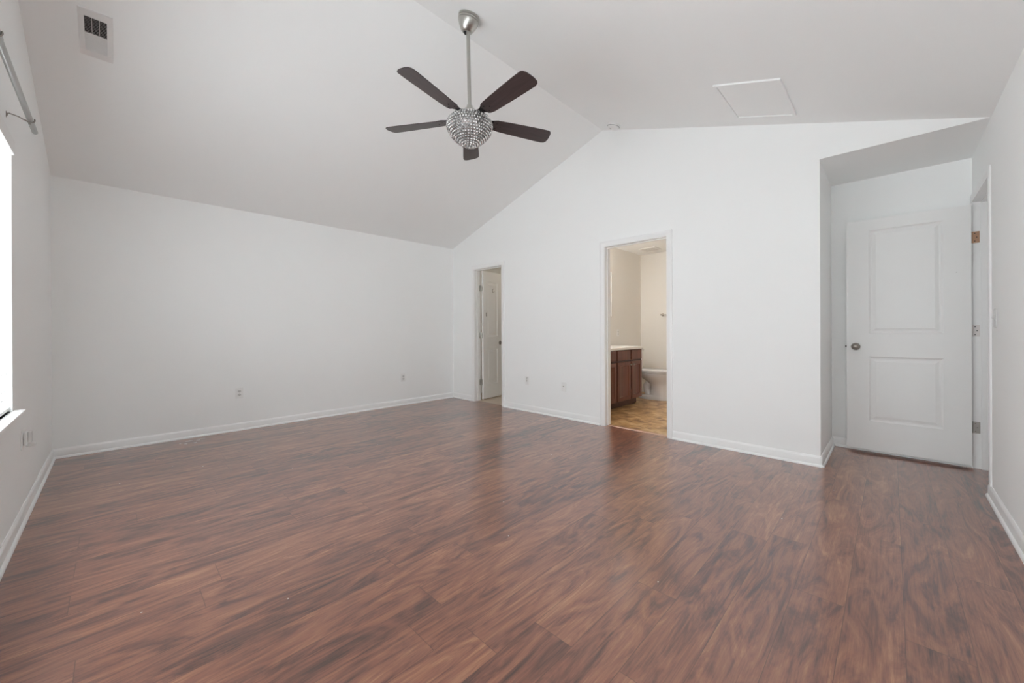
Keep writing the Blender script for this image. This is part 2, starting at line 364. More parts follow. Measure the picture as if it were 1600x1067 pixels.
# ------------------------------------------------------------------ door trims (jamb lining, stop and casing)
CPROF = [(0.004, 0), (0.004, 0.009), (0.010, 0.011), (0.020, 0.0115), (0.030, 0.015), (0.044, 0.017), (0.054, 0.0155), (0.061, 0.011), (0.061, 0)]
def trim(name, s0, s1, zt, fn, label, depth=T, casing_sides=(1, 1, 1), stop=0.05):
    """fn(s, t, z): s along the wall, t out of the wall into the room (negative: into the wall)"""
    g = G()
    def bx(a0, a1, t0, t1, z0, z1):
        vs = [fn(a, t, z) for z in (z0, z1) for a, t in ((a0, t0), (a1, t0), (a1, t1), (a0, t1))]
        g.add(vs, [(0,3,2,1),(4,5,6,7),(0,1,5,4),(1,2,6,5),(2,3,7,6),(3,0,4,7)])
    bx(s0-J, s0, -depth-.001, 0.001, 0, zt+J); bx(s1, s1+J, -depth-.001, 0.001, 0, zt+J); bx(s0, s1, -depth-.001, 0.001, zt, zt+J)
    bx(s0, s0+.010, -stop-.034, -stop, 0, zt); bx(s1-.010, s1, -stop-.034, -stop, 0, zt); bx(s0+.010, s1-.010, -stop-.034, -stop, zt-.010, zt)
    for side, (tb, sg) in enumerate(((0, 1), (-depth, -1))):
        rings = []
        for (sx, zb, ox, oz) in ((s0, 0, -1, 0), (s0, zt, -1, 1), (s1, zt, 1, 1), (s1, 0, 1, 0)):
            rings.append([fn(sx+ox*dd, tb+sg*tt, zb+oz*dd) for dd, tt in CPROF])
        if side == 0:
            g.loft(rings)
    return struct(g.build(name, TRIM), label, 'door frame')
trim('trim_1', *OPC, lambda s, t, z: (s, L-t, z), 'white casing round the narrow closet doorway', stop=0.045)
trim('trim_2', *OPB, lambda s, t, z: (s, L-t, z), 'white casing round the bathroom doorway', stop=0.045)
# hall doorway: far side has room for a jamb and slim casing only
def hall_trim():
    y0, y1, zt = OPH; g = G()
    fn = lambda y, t, z: (W-t, y, z)
    g.box(W-.001, W+T+.001, y0-J, y0, 0, zt+J); g.box(W-.001, W+T+.001, y1, y1+J, 0, zt+J); g.box(W-.001, W+T+.001, y0, y1, zt, zt+J)
    g.box(W+.040, W+.074, y0, y0+.010, 0, zt); g.box(W+.040, W+.074, y1-.010, y1, 0, zt); g.box(W+.040, W+.074, y0+.010, y1-.010, zt-.010, zt)
    k = 0.45                                    # slim strip beside the alcove corner
    rings = []
    for (sy, zb, oy, oz) in ((y0, 0, -1, 0), (y0, zt, -1, 1), (y1, zt, k, 1), (y1, 0, k, 0)):
        rings.append([fn(sy+oy*dd, tt*0.75, zb+oz*dd) for dd, tt in CPROF])
    g.loft(rings)
    return struct(g.build('trim_3', TRIM), 'white casing round the hall doorway in the right wall', 'door frame')
hall_trim()
g = G(); g.prism([(YF-.020, 0), (YF+.020, 0), (YF+.014, .005), (YF-.014, .005)], YZ, OPB[0]+.001, OPB[1]-.001)
tag(g.build('threshold_strip', SEAM), 'thin wooden threshold strip in the bathroom doorway', 'threshold')

# ------------------------------------------------------------------ panelled door leaves
def leaf_mesh(w, h, t, panels):
    """leaf in local x 0..w, y 0..t, z 0..h; panels: list of (x0,x1,z0,z1)"""
    g = G()
    xs = sorted({0, w, *[p for q in panels for p in q[:2]]}); zs = sorted({0, h, *[p for q in panels for p in q[2:]]})
    for yf, s in ((0, 1), (t, -1)):
        for i in range(len(xs)-1):
            for k in range(len(zs)-1):
                if any(q[0]-1e-6 <= xs[i] and xs[i+1] <= q[1]+1e-6 and q[2]-1e-6 <= zs[k] and zs[k+1] <= q[3]+1e-6 for q in panels): continue
                g.add([(xs[i], yf, zs[k]), (xs[i+1], yf, zs[k]), (xs[i+1], yf, zs[k+1]), (xs[i], yf, zs[k+1])], [(0, 1, 2, 3)])
        for x0, x1, z0, z1 in panels:
            rings = []
            for ins, dep in ((0, 0), (0.005, 0.0035), (0.013, 0.0085), (0.024, 0.0085), (0.046, 0.0025), (0.050, 0.0025)):
                rings.append([(x0+ins, yf+s*dep, z0+ins), (x1-ins, yf+s*dep, z0+ins), (x1-ins, yf+s*dep, z1-ins), (x0+ins, yf+s*dep, z1-ins)])
            g.loft(rings, cap=False); g.add(rings[-1], [(0, 1, 2, 3)])
    for a, b in (((0, 0), (w, 0)), ((w, 0), (w, h)), ((w, h), (0, h)), ((0, h), (0, 0))):
        g.add([(a[0], 0, a[1]), (b[0], 0, b[1]), (b[0], t, b[1]), (a[0], t, a[1])], [(0, 1, 2, 3)])
    return g
def merged(o):
    bm = bmesh.new(); bm.from_mesh(o.data); bmesh.ops.remove_doubles(bm, verts=bm.verts, dist=1e-5)
    bmesh.ops.recalc_face_normals(bm, faces=bm.faces); bm.to_mesh(o.data); bm.free()
    o.data.set_sharp_from_angle(angle=R(8)); return o
def knob_parts(parent, x, z, t, mat):
    for yf, s in ((0, -1), (t, 1)):
        M = Matrix.Translation((x, yf, z)) @ Matrix.Rotation(R(90 if s < 0 else -90), 4, 'X')
        rose = G().lathe([(0, 0), (0.032, 0), (0.032, 0.004), (0.027, 0.009), (0.014, 0.011), (0.012, 0.028), (0.019, 0.034), (0.0265, 0.044), (0.0275, 0.053), (0.024, 0.061), (0.015, 0.066), (0, 0.067)], M, 28).build('door_knob', mat, parent)
        rose['label'] = 'satin nickel door knob'
# alcove door, open against the back wall (camera-facing side is local y=0)
LX0, LX1, LZ0, LZ1 = 4.900, 5.642, 0.026, 2.056
w, h = LX1-LX0, LZ1-LZ0
d1 = leaf_mesh(w, h, 0.035, [(0.150, w-.148, 1.026, 1.936), (0.150, w-.148, 0.255, 0.825)]).build('door_2', DOORW); merged(d1)
d1.location = (LX0, 5.008, LZ0)
struct(d1, 'white two-panel door standing open in the alcove', 'door')
knob_parts(d1, 0.062, 0.910, 0.035, NICKELD)
G().box(-0.010, 0.001, 0.011, 0.024, 0.903, 0.920).build('latch_bolt', DARK, d1, bevel=.002)['label'] = 'dark latch bolt on the door edge'
G().box(0.662, 0.669, -0.0008, 0.0005, 1.512, 1.5135).build('surface_nick', DUCT, d1)['label'] = 'tiny dark nick in the paint'
def hinge(parent, mat, pin, jamb_plate, label, screw=DARK):
    """pin: centre of the knuckle; jamb_plate: (x0,x1,y0,y1) footprint of the leaf plate; in parent coordinates"""
    z = pin[2]; x0, x1, y0, y1 = jamb_plate
    g = G(); g.lathe([(0, z-.046), (.0062, z-.045), (.0062, z+.045), (0, z+.046)], Matrix.Translation((pin[0], pin[1], 0)), 12)
    g.box(x0, x1, y0, y1, z-.0445, z+.0445)
    o = g.build('hinge', mat, parent, bevel=.0008); o['label'] = label
    s = G()
    cx = (x0+x1)/2
    for k, dz in enumerate((-.03, 0, .03)):
        if y1-y0 < x1-x0: s.lathe([(0, 0), (.0038, 0), (.0038, .0009), (0, .0012)], Matrix.Translation((cx+(.006 if k == 1 else -.004), y0, z+dz)) @ Matrix.Rotation(R(90), 4, 'X'), 10)
        else: s.lathe([(0, 0), (.0038, 0), (.0038, .0009), (0, .0012)], Matrix.Translation((x1, (y0+y1)/2+(.006 if k == 1 else -.004), z+dz)) @ Matrix.Rotation(R(90), 4, 'Y'), 10)
    s.build('screw', screw, o)
PAINTED = simple('painted_hinge', (0.76, 0.72, 0.70), 0.4, noise=0.03, nscale=60)
for z, mt, lb in ((1.805, COPPER, 'copper-brown top hinge'), (1.075, PAINTED, 'white painted middle hinge with dark screws'), (0.320, NICKEL, 'grey nickel bottom hinge')):
    hinge(d1, mt, (W-.010-LX0, OPH[1]-.006-5.008, z-LZ0), (W-.008-LX0, W+.034-LX0, OPH[1]-.0025-5.008, OPH[1]+.0005-5.008), lb, DARK if mt is not NICKEL else NICKELD)
# closet door, swung into the closet
cw, ch = 0.505, 2.016
d2 = leaf_mesh(cw, ch, 0.035, [(0.088, 0.372, 0.985, 1.855), (0.088, 0.372, 0.222, 0.785)]).build('door_1', DOORW); merged(d2)
d2.location = (0.590, 4.412, 0.018); d2.rotation_euler = (0, 0, R(100))
struct(d2, 'white two-panel closet door swung inward', 'door')
knob_parts(d2, 0.437, 0.875, 0.035, NICKELD)
CD = d2.matrix_basis
hk = G().box(0.229, 0.239, -.003, 0.0, 1.695, 1.745)
hk.tube([(0.234, -.003, 1.735), (0.234, -.020, 1.748), (0.234, -.030, 1.758)], .003, 8)
hk.tube([(0.234, -.003, 1.700), (0.234, -.022, 1.688), (0.234, -.034, 1.700), (0.234, -.036, 1.712)], .003, 8)
hk.build('coat_hook', NICKELD, d2)['label'] = 'small dark metal coat hook'
G().box(0.066, 0.078, -.010, 0.0, 1.300, 1.360).build('latch_plate', NICKELD, d2, bevel=.002)['label'] = 'small dark catch on the door face'
inv = CD.inverted()
for z in (1.755, 1.019, 0.285):
    # hinge plates on the closet side of the left jamb
    o = G(); z0 = z-.0445
    o.box(OPC[0]-.0005, OPC[0]+.0022, L+T-.024, L+T+.004, z0, z0+.089)
    o.lathe([(0, z0-.001), (.0065, z0), (.0065, z0+.089), (0, z0+.090)], Matrix.Translation((OPC[0]+.006, L+T+.008, 0)), 12)
    o.box(OPC[0]+.006, OPC[0]+.030, L+T+.010, L+T+.0125, z0, z0+.089)
    o.v = [tuple(inv @ Vector(p)) for p in o.v]
    o.build('hinge', NICKEL, d2)['label'] = 'grey nickel hinge'

# ------------------------------------------------------------------ window, sill, blind, curtain rod
def make_window(num, WX0, WX1, label, blind_label, n_units, n_cord):
    win = bpy.data.objects.new('window_%d' % num, None); COL.objects.link(win); win.location = (WX0, 0, WZ0)
    struct(win, label, 'window')
    ww, wh = WX1-WX0, WZ1-WZ0; yo, yi = -T, -T+.045; fr = .045
    g = G()
    g.box(0, fr, yo, yi, 0, wh); g.box(ww-fr, ww, yo, yi, 0, wh); g.box(fr, ww-fr, yo, yi, 0, fr); g.box(fr, ww-fr, yo, yi, wh-fr, wh)
    spans = [(fr, ww-fr)] if n_units == 1 else [(fr, ww/2-.04), (ww/2+.04, ww-fr)]
    if n_units == 2: g.box(ww/2-.04, ww/2+.04, yo, yi, fr, wh-fr)
    for x0, x1 in spans: g.box(x0, x1, yo+.008, yi-.008, wh/2-.02, wh/2+.02)
    g.build('window_frame', VINYLFRAME, win, bevel=.002)
    for x0, x1 in spans:
        for z0, z1 in ((fr, wh/2-.02), (wh/2+.02, wh-fr)):
            G().box(x0, x1, yo+.020, yo+.024, z0, z1).build('pane', GLASS, win, smooth=False)
    g = G(); g.box(0, ww, -T+.045, 0, -.022, 0); g.box(-.045, ww+.045, 0, .042, -.022, 0)
    g.build('window_sill', TRIM, win, bevel=.004)
    g = G(); g.box(-.03, ww+.03, 0, .014, -.075, -.022); g.build('sill_apron', TRIM, win, bevel=.002)
    bl = thing('window_blind', blind_label, 'blind', (WX0, -.030, WZ0))
    g = G(); n_sl = N_SLATS; z_lo, z_hi = SLAT_Z0, SLAT_Z0+SLAT_DZ*(N_SLATS-1)
    tilt = R(BLIND_TILT); hw = .0255
    for i in range(n_sl):
        z = z_lo + (z_hi-z_lo)*i/(n_sl-1)
        pr = []
        for k in range(7):
            u = -1+k/3; pr.append((u*hw*math.cos(tilt) + .0022*(1-u*u)*math.sin(tilt), z + u*hw*math.sin(tilt) + .0022*(1-u*u)*math.cos(tilt)))
        pr2 = pr + [(y+.0022*math.sin(-tilt), zz-.0022*math.cos(tilt)) for y, zz in reversed(pr)]
        g.prism(pr2, YZ, .012, ww-.012)
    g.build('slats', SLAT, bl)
    G().box(.012, ww-.012, -.025, .025, .010, .026).build('bottom_rail', PLASTIC, bl, bevel=.003)
    g = G(); g.box(.006, ww-.006, -.028, .028, wh-.050, wh-.003); g.build('head_rail', PLASTIC, bl, bevel=.002)
    g = G(); g.box(.003, ww-.003, .029, .043, wh-.078, wh-.002); g.build('valance', PLASTIC, bl, bevel=.004)
    g = G()
    for k in range(n_cord):
        x = .16 + (ww-.32)*k/(n_cord-1); g = G()
        for y in (-.026, .026): g.tube([(x, y, .02), (x, y, wh-.05)], .0009, 6)
        g.tube([(x, -.026, .02), (x, .026, .02)], .0009, 6)
        g.build('ladder_cord', PLASTIC, bl)
    g = G(); g.tube([(.075, .036, wh-.075), (.075, .036, wh-.90)], .0035, 8); g.build('tilt_wand', PLASTIC, bl)
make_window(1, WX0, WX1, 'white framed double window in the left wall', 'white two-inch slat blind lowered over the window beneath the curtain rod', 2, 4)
make_window(2, VX0, VX1, 'white framed single window added unseen for fill light at the near end of the left wall', 'white glowing slat blind lowered over the added single window without a curtain rod', 1, 2)  # unseen window with emissive slats, added to even out the room light

RZ, RY = 2.185, .075
cr_ = thing('curtain_rod', 'bare silver curtain rod on hook brackets above the window', 'curtain rod', (1.825, 0, RZ))
rl = 2*((WX0+WX1)/2-1.825)
g = G(); g.tube([(0, RY, 0), (rl*.5, RY, 0)], .0115, 20); g.tube([(rl*.5, RY, 0), (rl, RY, 0)], .0135, 20)
g.build('rod', RODM, cr_)
def bracket(x):
    g = G()
    g.box(x-.006, x+.006, 0, .002, -.016, .012)
    g.tube([(x, .002, -.010), (x, .004, .003), (x, .010, .006), (x, .040, .000), (x, RY-.018, -.010)], .0026, 10)
    pts = [(x, RY + .0165*math.cos(a), .0165*math.sin(a)) for a in [R(q) for q in range(215, 381, 15)]]
    g.tube([(x, RY-.018, -.010)] + pts, .003, 10)
    g.lathe([(0, 0), (.0055, 0), (.0055, .012), (0, .013)], Matrix.Translation((x, RY, -.026)), 12)
    b = g.build('bracket', NICKELD, cr_)
    b['label'] = 'thin dark wire bracket'
for x in (.185, rl/2+.05, rl-.185): bracket(x)

# ------------------------------------------------------------------ wall plates
def outlet(name, label, loc, rotz, group=None, mat=PLASTIC):
    """plate lies in local xz, sticks out along local -y"""
    t = thing(name, label, 'outlet', loc, (0, 0, rotz), group)
    G().box(-.035, .035, -.006, 0, -.0575, .0575).build('cover_plate', mat, t, bevel=.003)
    for z in (-.0195, .0195):
        prof = [(.0165*math.cos(a)*(1.0), max(-.0125, min(.0125, .0165*math.sin(a)))) for a in [2*math.pi*k/28 for k in range(28)]]
        s = G().prism([(p, z+q) for p, q in prof], XZ, -.0085, -.005).build('socket', PLATEW, t)
        k = G(); k.box(-.0075, -.0050, -.0090, -.0080, z-.001, z+.007); k.box(.0050, .0075, -.0090, -.0080, z-.001, z+.006)
        k.lathe([(0, 0), (.0025, 0), (.0025, .0006), (0, .0006)], Matrix.Translation((0, -.0084, z-.006)) @ Matrix.Rotation(R(90), 4, 'X'), 10)
        k.build('slot', DARK, s)
    G().lathe([(0, 0), (.003, 0), (.0025, .001), (0, .0012)], Matrix.Translation((0, -.006, 0)) @ Matrix.Rotation(R(90), 4, 'X'), 12).build('screw', NICKEL, t)
    return t
outlet('power_outlet', 'white outlet on the long back wall nearer the window corner', (0, 1.339, .411), R(90), 'outlets low on the bedroom walls')
outlet('power_outlet', 'white outlet on the long back wall nearer the closet corner', (0, 3.351, .405), R(90), 'outlets low on the bedroom walls')
o = outlet('power_outlet', 'white outlet under the window sill holding a plug-in', (1.568, 0, .466), R(180), 'outlets low on the bedroom walls')
pd = thing('plug_in_freshener', 'white L-shaped plug-in device in the outlet under the window', 'plug-in device', (1.568, .009, .466))
G().box(-.020, .020, 0, .014, -.034, .045).build('plug_body', PLASTIC, pd, bevel=.004)
G().box(-.016, .016, .014, .030, -.020, .048).build('refill_bottle', PLATEW, pd, bevel=.006, seg=3)
G().box(-.021, .021, .008, .044, -.040, -.026).build('lower_tray', PLATEW, pd, bevel=.003)
# low-voltage plates on the gable wall
t = thing('cable_plate', 'white wall plate with a dark cable stub, beside the closet doorway', 'wall plate', (1.648, L, .418))
G().box(-.035, .035, -.006, 0, -.0575, .0575).build('cover_plate', PLASTIC, t, bevel=.003)
G().tube([(.003, -.006, .040), (.003, -.014, .036), (.002, -.016, .020), (.001, -.012, .012)], .0032, 10).build('cable_stub', NICKELD, t)['label'] = 'dark grey cable stub'
G().box(-.009, -.002, -.011, -.005, -.016, .004).build('jack', NICKELD, t, bevel=.001)
G().box(.000, .012, -.0075, -.005, -.036, -.032).build('screw_slot', NICKELD, t)
t = thing('coax_plate', 'small white coax wall plate left of the bathroom doorway', 'wall plate', (2.261, L, .392))
G().box(-.035, .035, -.006, 0, -.0575, .0575).build('cover_plate', PLASTIC, t, bevel=.003)
G().lathe([(0, 0), (.0060, 0), (.0060, .003), (.0040, .004), (.0040, .009), (0, .009)], Matrix.Translation((0, -.006, .004)) @ Matrix.Rotation(R(90), 4, 'X'), 14).build('coax_jack', NICKELD, t)
t = thing('light_switch', 'white light switch on the right wall beside the hall doorway', 'light switch', (W, 4.135, 1.155), (0, 0, R(-90)))
G().box(-.035, .035, -.006, 0, -.0575, .0575).build('cover_plate', PLATEW, t, bevel=.003)
G().prism([(-.0095, -.017), (.0095, -.017), (.0095, .017), (-.0095, .017)], XZ, -.0085, -.005).build('rocker', PLATEW, t, bevel=.001)
G().box(-.004, .004, -.018, -.008, .001, .009).build('toggle', PLATEW, t, bevel=.001)

# ------------------------------------------------------------------ ceiling register, attic hatch, smoke detector
SA = math.atan(SLOPE)
def slope_root(name, label, cat, x, y):
    """root whose local -z points off the ceiling into the room; local x runs along the slope (world +x), local y = world y"""
    left = x < RIDGE_X
    return thing(name, label, cat, (x, y, ceil_z(x)), (0, -SA if left else SA, 0))
v = slope_root('ceiling_vent', 'white two-way air register on the left slope of the ceiling', 'vent', 1.586, .300)
hl, hwid, ol, ow = .178, .074, .128, .048
g = G()
for (x0, x1, y0, y1) in ((-hl, -ol, -hwid, hwid), (ol, hl, -hwid, hwid), (-ol, ol, -hwid, -ow), (-ol, ol, ow, hwid)): g.box(x0, x1, y0, y1, -.010, 0)
g.box(-.004, .004, -ow, ow, -.010, -.001)
g.build('frame', VENTW, v, bevel=.002)
G().box(-ol-.004, ol+.004, -ow-.004, ow+.004, -.0008, -.0002).build('duct_opening', DUCT, v)['label'] = 'dark duct behind the louvers'
for bank, (x0, x1, tl) in enumerate(((.007, ol, 1), (-ol, -.007, -1))):
    g = G(); n_l = 11
    for i in range(n_l):
        xc = x0 + (x1-x0)*(i+.5)/n_l; d_ = .0036 if tl > 0 else -.0031; t_ = .0006
        g.prism([(xc+d_-t_, -.0092), (xc+d_+t_, -.0092), (xc-d_+t_, -.0016), (xc-d_-t_, -.0016)], XZ, -ow, ow)
    if bank == 0:
        for yb in (-.016, .016): g.box(x0, x1, yb-.001, yb+.001, -.0075, -.0016)
    o = g.build('louvers', VENTW, v, smooth=False)
    o['label'] = 'upper louvers showing the dark duct' if bank == 0 else 'lower louvers turned the other way'
h_ = slope_root('attic_hatch', 'flat white attic access hatch on the right slope of the ceiling', 'hatch', 4.458, 3.772)
hx, hy = .222, .308
g = G()
g.box(-hx, -hx+.022, -hy, hy, -.013, 0); g.box(hx-.022, hx, -hy, hy, -.013, 0); g.box(-hx+.022, hx-.022, -hy, -hy+.022, -.013, 0); g.box(-hx+.022, hx-.022, hy-.022, hy, -.013, 0)
g.build('hatch_frame', CEIL, h_, bevel=.003)
G().box(-hx+.024, hx-.024, -hy+.024, hy-.024, -.007, 0).build('hatch_panel', CEIL, h_, bevel=.002)
s = slope_root('smoke_detector', 'round white smoke detector on the ceiling above the gable wall', 'smoke detector', 3.055, 4.120)
G().lathe([(0, 0), (.068, 0), (.068, -.010), (.066, -.012)][::1] + [(0, -.012)], None, 36).build('base_plate', PLASTIC, s)
G().lathe([(0, -.012), (.060, -.012), (.062, -.016), (.060, -.032), (.050, -.041), (.030, -.044), (0, -.045)], None, 36).build('detector_cover', PLASTIC, s)
G().lathe([(0, -.0445), (.009, -.0445), (.009, -.0475), (0, -.048)], Matrix.Translation((-.020, -.015, 0)), 16).build('test_button', NICKELD, s)
g = G()
for k in range(24):
    a = 2*math.pi*k/24; c, s_ = math.cos(a), math.sin(a)
    g.add([(c*.0600-s_*.004, s_*.0600+c*.004, -.0175), (c*.0600+s_*.004, s_*.0600-c*.004, -.0175), (c*.0618+s_*.004, s_*.0618-c*.004, -.0215), (c*.0618-s_*.004, s_*.0618+c*.004, -.0215),
           (c*.0640-s_*.004, s_*.0640+c*.004, -.0175), (c*.0640+s_*.004, s_*.0640-c*.004, -.0175), (c*.0640+s_*.004, s_*.0640-c*.004, -.0215), (c*.0640-s_*.004, s_*.0640+c*.004, -.0215)],
          [(0,1,2,3),(4,7,6,5),(0,4,5,1),(1,5,6,2),(2,6,7,3),(3,7,4,0)])
g.build('vent_slots', DUCT, s)

# ------------------------------------------------------------------ ceiling fan
FX, FY = 3.075, 2.110
fz = ceil_z(FX)
fan = thing('ceiling_fan', 'five-blade dark wood ceiling fan with a crystal bead light on a long nickel rod', 'ceiling fan', (FX, FY, fz))
MC = Matrix.Rotation(SA, 4, 'Y')
can = G().lathe([(0, 0), (.073, 0), (.075, -.004), (.075, -.014), (.0715, -.0155), (.0715, -.018), (.0745, -.0195), (.0738, -.028), (.0705, -.0295), (.0705, -.032), (.0730, -.0335), (.0715, -.042), (.060, -.066), (.044, -.092), (.036, -.101), (.026, -.104), (.020, -.100), (0, -.100)], MC, 48)
can.build('canopy', NICKEL, fan)
gb = MC @ Vector((0, 0, -.100))
G().ball((gb.x, 0, gb.z+.004), .023, 20, 12).build('hanger_ball', DARK, fan)
zb = 2.565 - fz                       # blade plane, local
ztop = gb.z
HX0 = gb.x*0.0
G().tube([(gb.x*.5, 0, ztop+.02), (HX0, 0, zb+.085)], .0128, 20).build('downrod', NICKEL, fan)
hub = G().lathe([(0, zb+.100), (.020, zb+.100), (.022, zb+.085), (.026, zb+.080), (.030, zb+.066), (.044, zb+.062), (.046, zb+.056), (.046, zb+.036), (.043, zb+.033), (.048, zb+.030), (.050, zb+.024), (.050, zb-.002), (0, zb-.002)], None, 40)
for a in (R(50), R(230)):
    hub.lathe([(0, 0), (.006, 0), (.006, .012), (0, .013)], Matrix.Translation((.026*math.cos(a), .026*math.sin(a), zb+.072)), 10)
hub.build('motor_housing', NICKEL, fan)
def blade_mesh():
    g = G(); th = .0055
    # outline: x along the blade, y across (ccw side positive)
    up = [(.170, .036), (.185, .046), (.215, .053), (.30, .058), (.42, .063), (.53, .067), (.590, .068), (.612, .062), (.624, .048)]
    lo = [(.628, .020), (.626, -.010), (.620, -.040), (.610, -.058), (.596, -.066), (.53, -.066), (.42, -.062), (.30, -.057), (.215, -.052), (.185, -.046), (.170, -.036)]
    pts = up+lo
    g.prism(pts, XY, -th/2, th/2); return g
def blade_iron():
    g = G()
    secs = [(.060, .020, .010, .012), (.100, .017, .009, .009), (.140, .022, .006, .004), (.165, .034, .0045, -.0005), (.200, .046, .004, .000), (.235, .040, .004, .000), (.250, .020, .004, .000)]
    g.loft([[(x, -w, z+.004), (x, w, z+.004), (x, w, z+.004+t), (x, -w, z+.004+t)] for x, w, t, z in secs])
    for px, py in ((.195, .024), (.195, -.024), (.228, 0)):
        g.lathe([(0, -.0060), (.0045, -.0058), (.0050, -.0030), (0, -.0030)], Matrix.Translation((px, py, 0)), 10)
    return g
bm_, im_ = None, None
for k in range(5):
    a = R(139.5+72*k)
    if bm_ is None:
        o = blade_mesh().build('blade', BLADE, fan, bevel=.0015); i_ = blade_iron().build('blade_iron', IRON, o, bevel=.001); i_['label'] = 'black metal blade arm'
        bm_, im_ = o, i_
    else:
        o = bm_.copy(); COL.objects.link(o); o.parent = fan
        i_ = im_.copy(); COL.objects.link(i_); i_.parent = o
    o.matrix_local = Matrix.Translation((0, 0, zb)) @ Matrix.Rotation(a, 4, 'Z') @ Matrix.Rotation(R(-12), 4, 'X')
# crystal shade
GP = [(.052, .024), (.105, .017), (.134, .003), (.151, -.017), (.157, -.037), (.154, -.060), (.143, -.085), (.126, -.108), (.104, -.131), (.078, -.152), (.050, -.168), (.020, -.176)]
GP = [(r, zb+z-.004) for r, z in GP]
core = G().lathe([(0, GP[0][1])] + [(max(r-.008, .002), z) for r, z in GP] + [(0, GP[-1][1])], None, 40)
sh = core.build('light_shade', CORE, fan); sh['label'] = 'bowl-shaped crystal bead light shade'
g = G()
# bead rows, evenly spaced along the profile
import itertools
acc = [0]
for (r0, z0), (r1, z1) in zip(GP, GP[1:]): acc.append(acc[-1]+math.hypot(r1-r0, z1-z0))
step = .0172; nrow = int(acc[-1]/step)
for q in range(nrow+1):
    sL = acc[-1]*q/nrow
    k = max(i for i in range(len(acc)-1) if acc[i] <= sL+1e-9); f = (sL-acc[k])/(acc[k+1]-acc[k])
    r = GP[k][0]+(GP[k+1][0]-GP[k][0])*f; z = GP[k][1]+(GP[k+1][1]-GP[k][1])*f
    nb = max(5, int(2*math.pi*r/.0185))
    for j in range(nb):
        a = 2*math.pi*(j+.5*(q % 2))/nb
        g.ball((r*math.cos(a), r*math.sin(a), z), .0087, 6, 4)
bd = g.build('crystal_beads', CRYSTAL, sh, smooth=False); bd['kind'] = 'stuff'; bd['label'] = 'faceted clear crystal beads'
g = G()
for r, z in (GP[0], GP[4]):
    g.lathe([(r+.001, z+.002), (r+.004, z+.001), (r+.004, z-.001), (r+.001, z-.002), (r-.002, z), (r+.001, z+.002)], None, 40)
g.build('shade_ring', NICKEL, sh)

# ------------------------------------------------------------------ bathroom: vanity, counter, faucet, mirror, toilet ...
VY0, VY1, VX = 4.40, 5.885, 2.482
va = thing('vanity_cabinet', 'cherry-brown bathroom vanity with panelled doors', 'cabinet', (BX0, VY0, 0))
dx, dy = VX-BX0, VY1-VY0
G().box(0, dx, 0, dy, .100, .815).build('cabinet_body', CHERRYD, va, bevel=.002)
G().box(0, dx-.070, 0, dy-.01, 0, .100).build('toe_kick', CHERRYD, va)
g = G()
for y in (0, .338, .737, 1.138, dy-.022): g.box(dx, dx+.004, y, y+.022, .1, .815)
for z in (.100, .648, .795): g.box(dx, dx+.004, .0, dy, z, z+.020)
g.build('face_frame', CHERRYD, va)
def shaker(y0, y1, z0, z1, nm, mat=CHERRY):
    """front panel of a door or drawer, facing +x"""
    g = G(); x0 = dx+.004; t = .018
    rings = []
    for ins, dep in ((0, 0), (0, t-.003), (.003, t), (.052, t), (.058, t-.007), (.066, t-.010)):
        if nm == 'drawer_front' and ins > .01: ins *= .0
        rings.append([(x0+dep, y0+ins, z0+ins), (x0+dep, y1-ins, z0+ins), (x0+dep, y1-ins, z1-ins), (x0+dep, y0+ins, z1-ins)])
    if nm == 'drawer_front': rings = rings[:3]
    g.loft(rings)
    return g.build(nm, mat, va)
ycol = [(.012, .335), (.363, .733), (.763, 1.134), (1.164, 1.473)]
for k, (y0, y1) in enumerate(ycol):
    shaker(y0, y1, .668, .806, 'drawer_front')
    d_ = shaker(y0, y1, .106, .644, 'cabinet_door')
    yk = y1-.026 if k % 2 == 0 else y0+.026
    M = Matrix.Translation((dx+.022, yk, .600)) @ Matrix.Rotation(R(90), 4, 'Y')
    G().lathe([(0, 0), (.006, 0), (.005, .010), (.012, .016), (.013, .022), (.009, .027), (0, .028)], M, 20).build('knob', NICKEL, d_)
g = G()
ct = G(); ct.box(BX0+.001, VX+.034, L+T+.001, VY1+.014, .815, .850)
tag(ct.build('vanity_countertop', MARBLE, bevel=.006, seg=3), 'white slab countertop on the cherry vanity', 'countertop')
fa = thing('bathroom_faucet', 'small chrome faucet on the white vanity counter', 'faucet', (BX0+.13, 4.90, .850))
g = G(); g.lathe([(0, 0), (.026, 0), (.026, .006), (.016, .012), (.014, .07), (.012, .085), (0, .087)], None, 20); g.tube([(0, 0, .06), (.03, 0, .095), (.08, 0, .100), (.115, 0, .085), (.118, 0, .070)], .010, 12)
g.build('spout', NICKEL, fa)
for y in (-.10, .10):
    G().lathe([(0, 0), (.022, 0), (.020, .02), (.012, .03), (.020, .05), (.016, .06), (0, .062)], Matrix.Translation((0, y, 0)), 18).build('handle', NICKEL, fa)
mi = thing('wall_mirror', 'frameless mirror over the vanity, only its edge visible', 'mirror', (BX0, 4.55, 1.315))
G().box(.001, .008, 0, 1.36, 0, .70).build('mirror_glass', MIRROR, mi)
G().box(0, .010, 1.356, 1.366, -.003, .703).build('edge_strip', PLASTIC, mi)
outlet('power_outlet', 'beige outlet on the bathroom wall above the vanity end', (BX0, 6.12, 1.05), R(90))
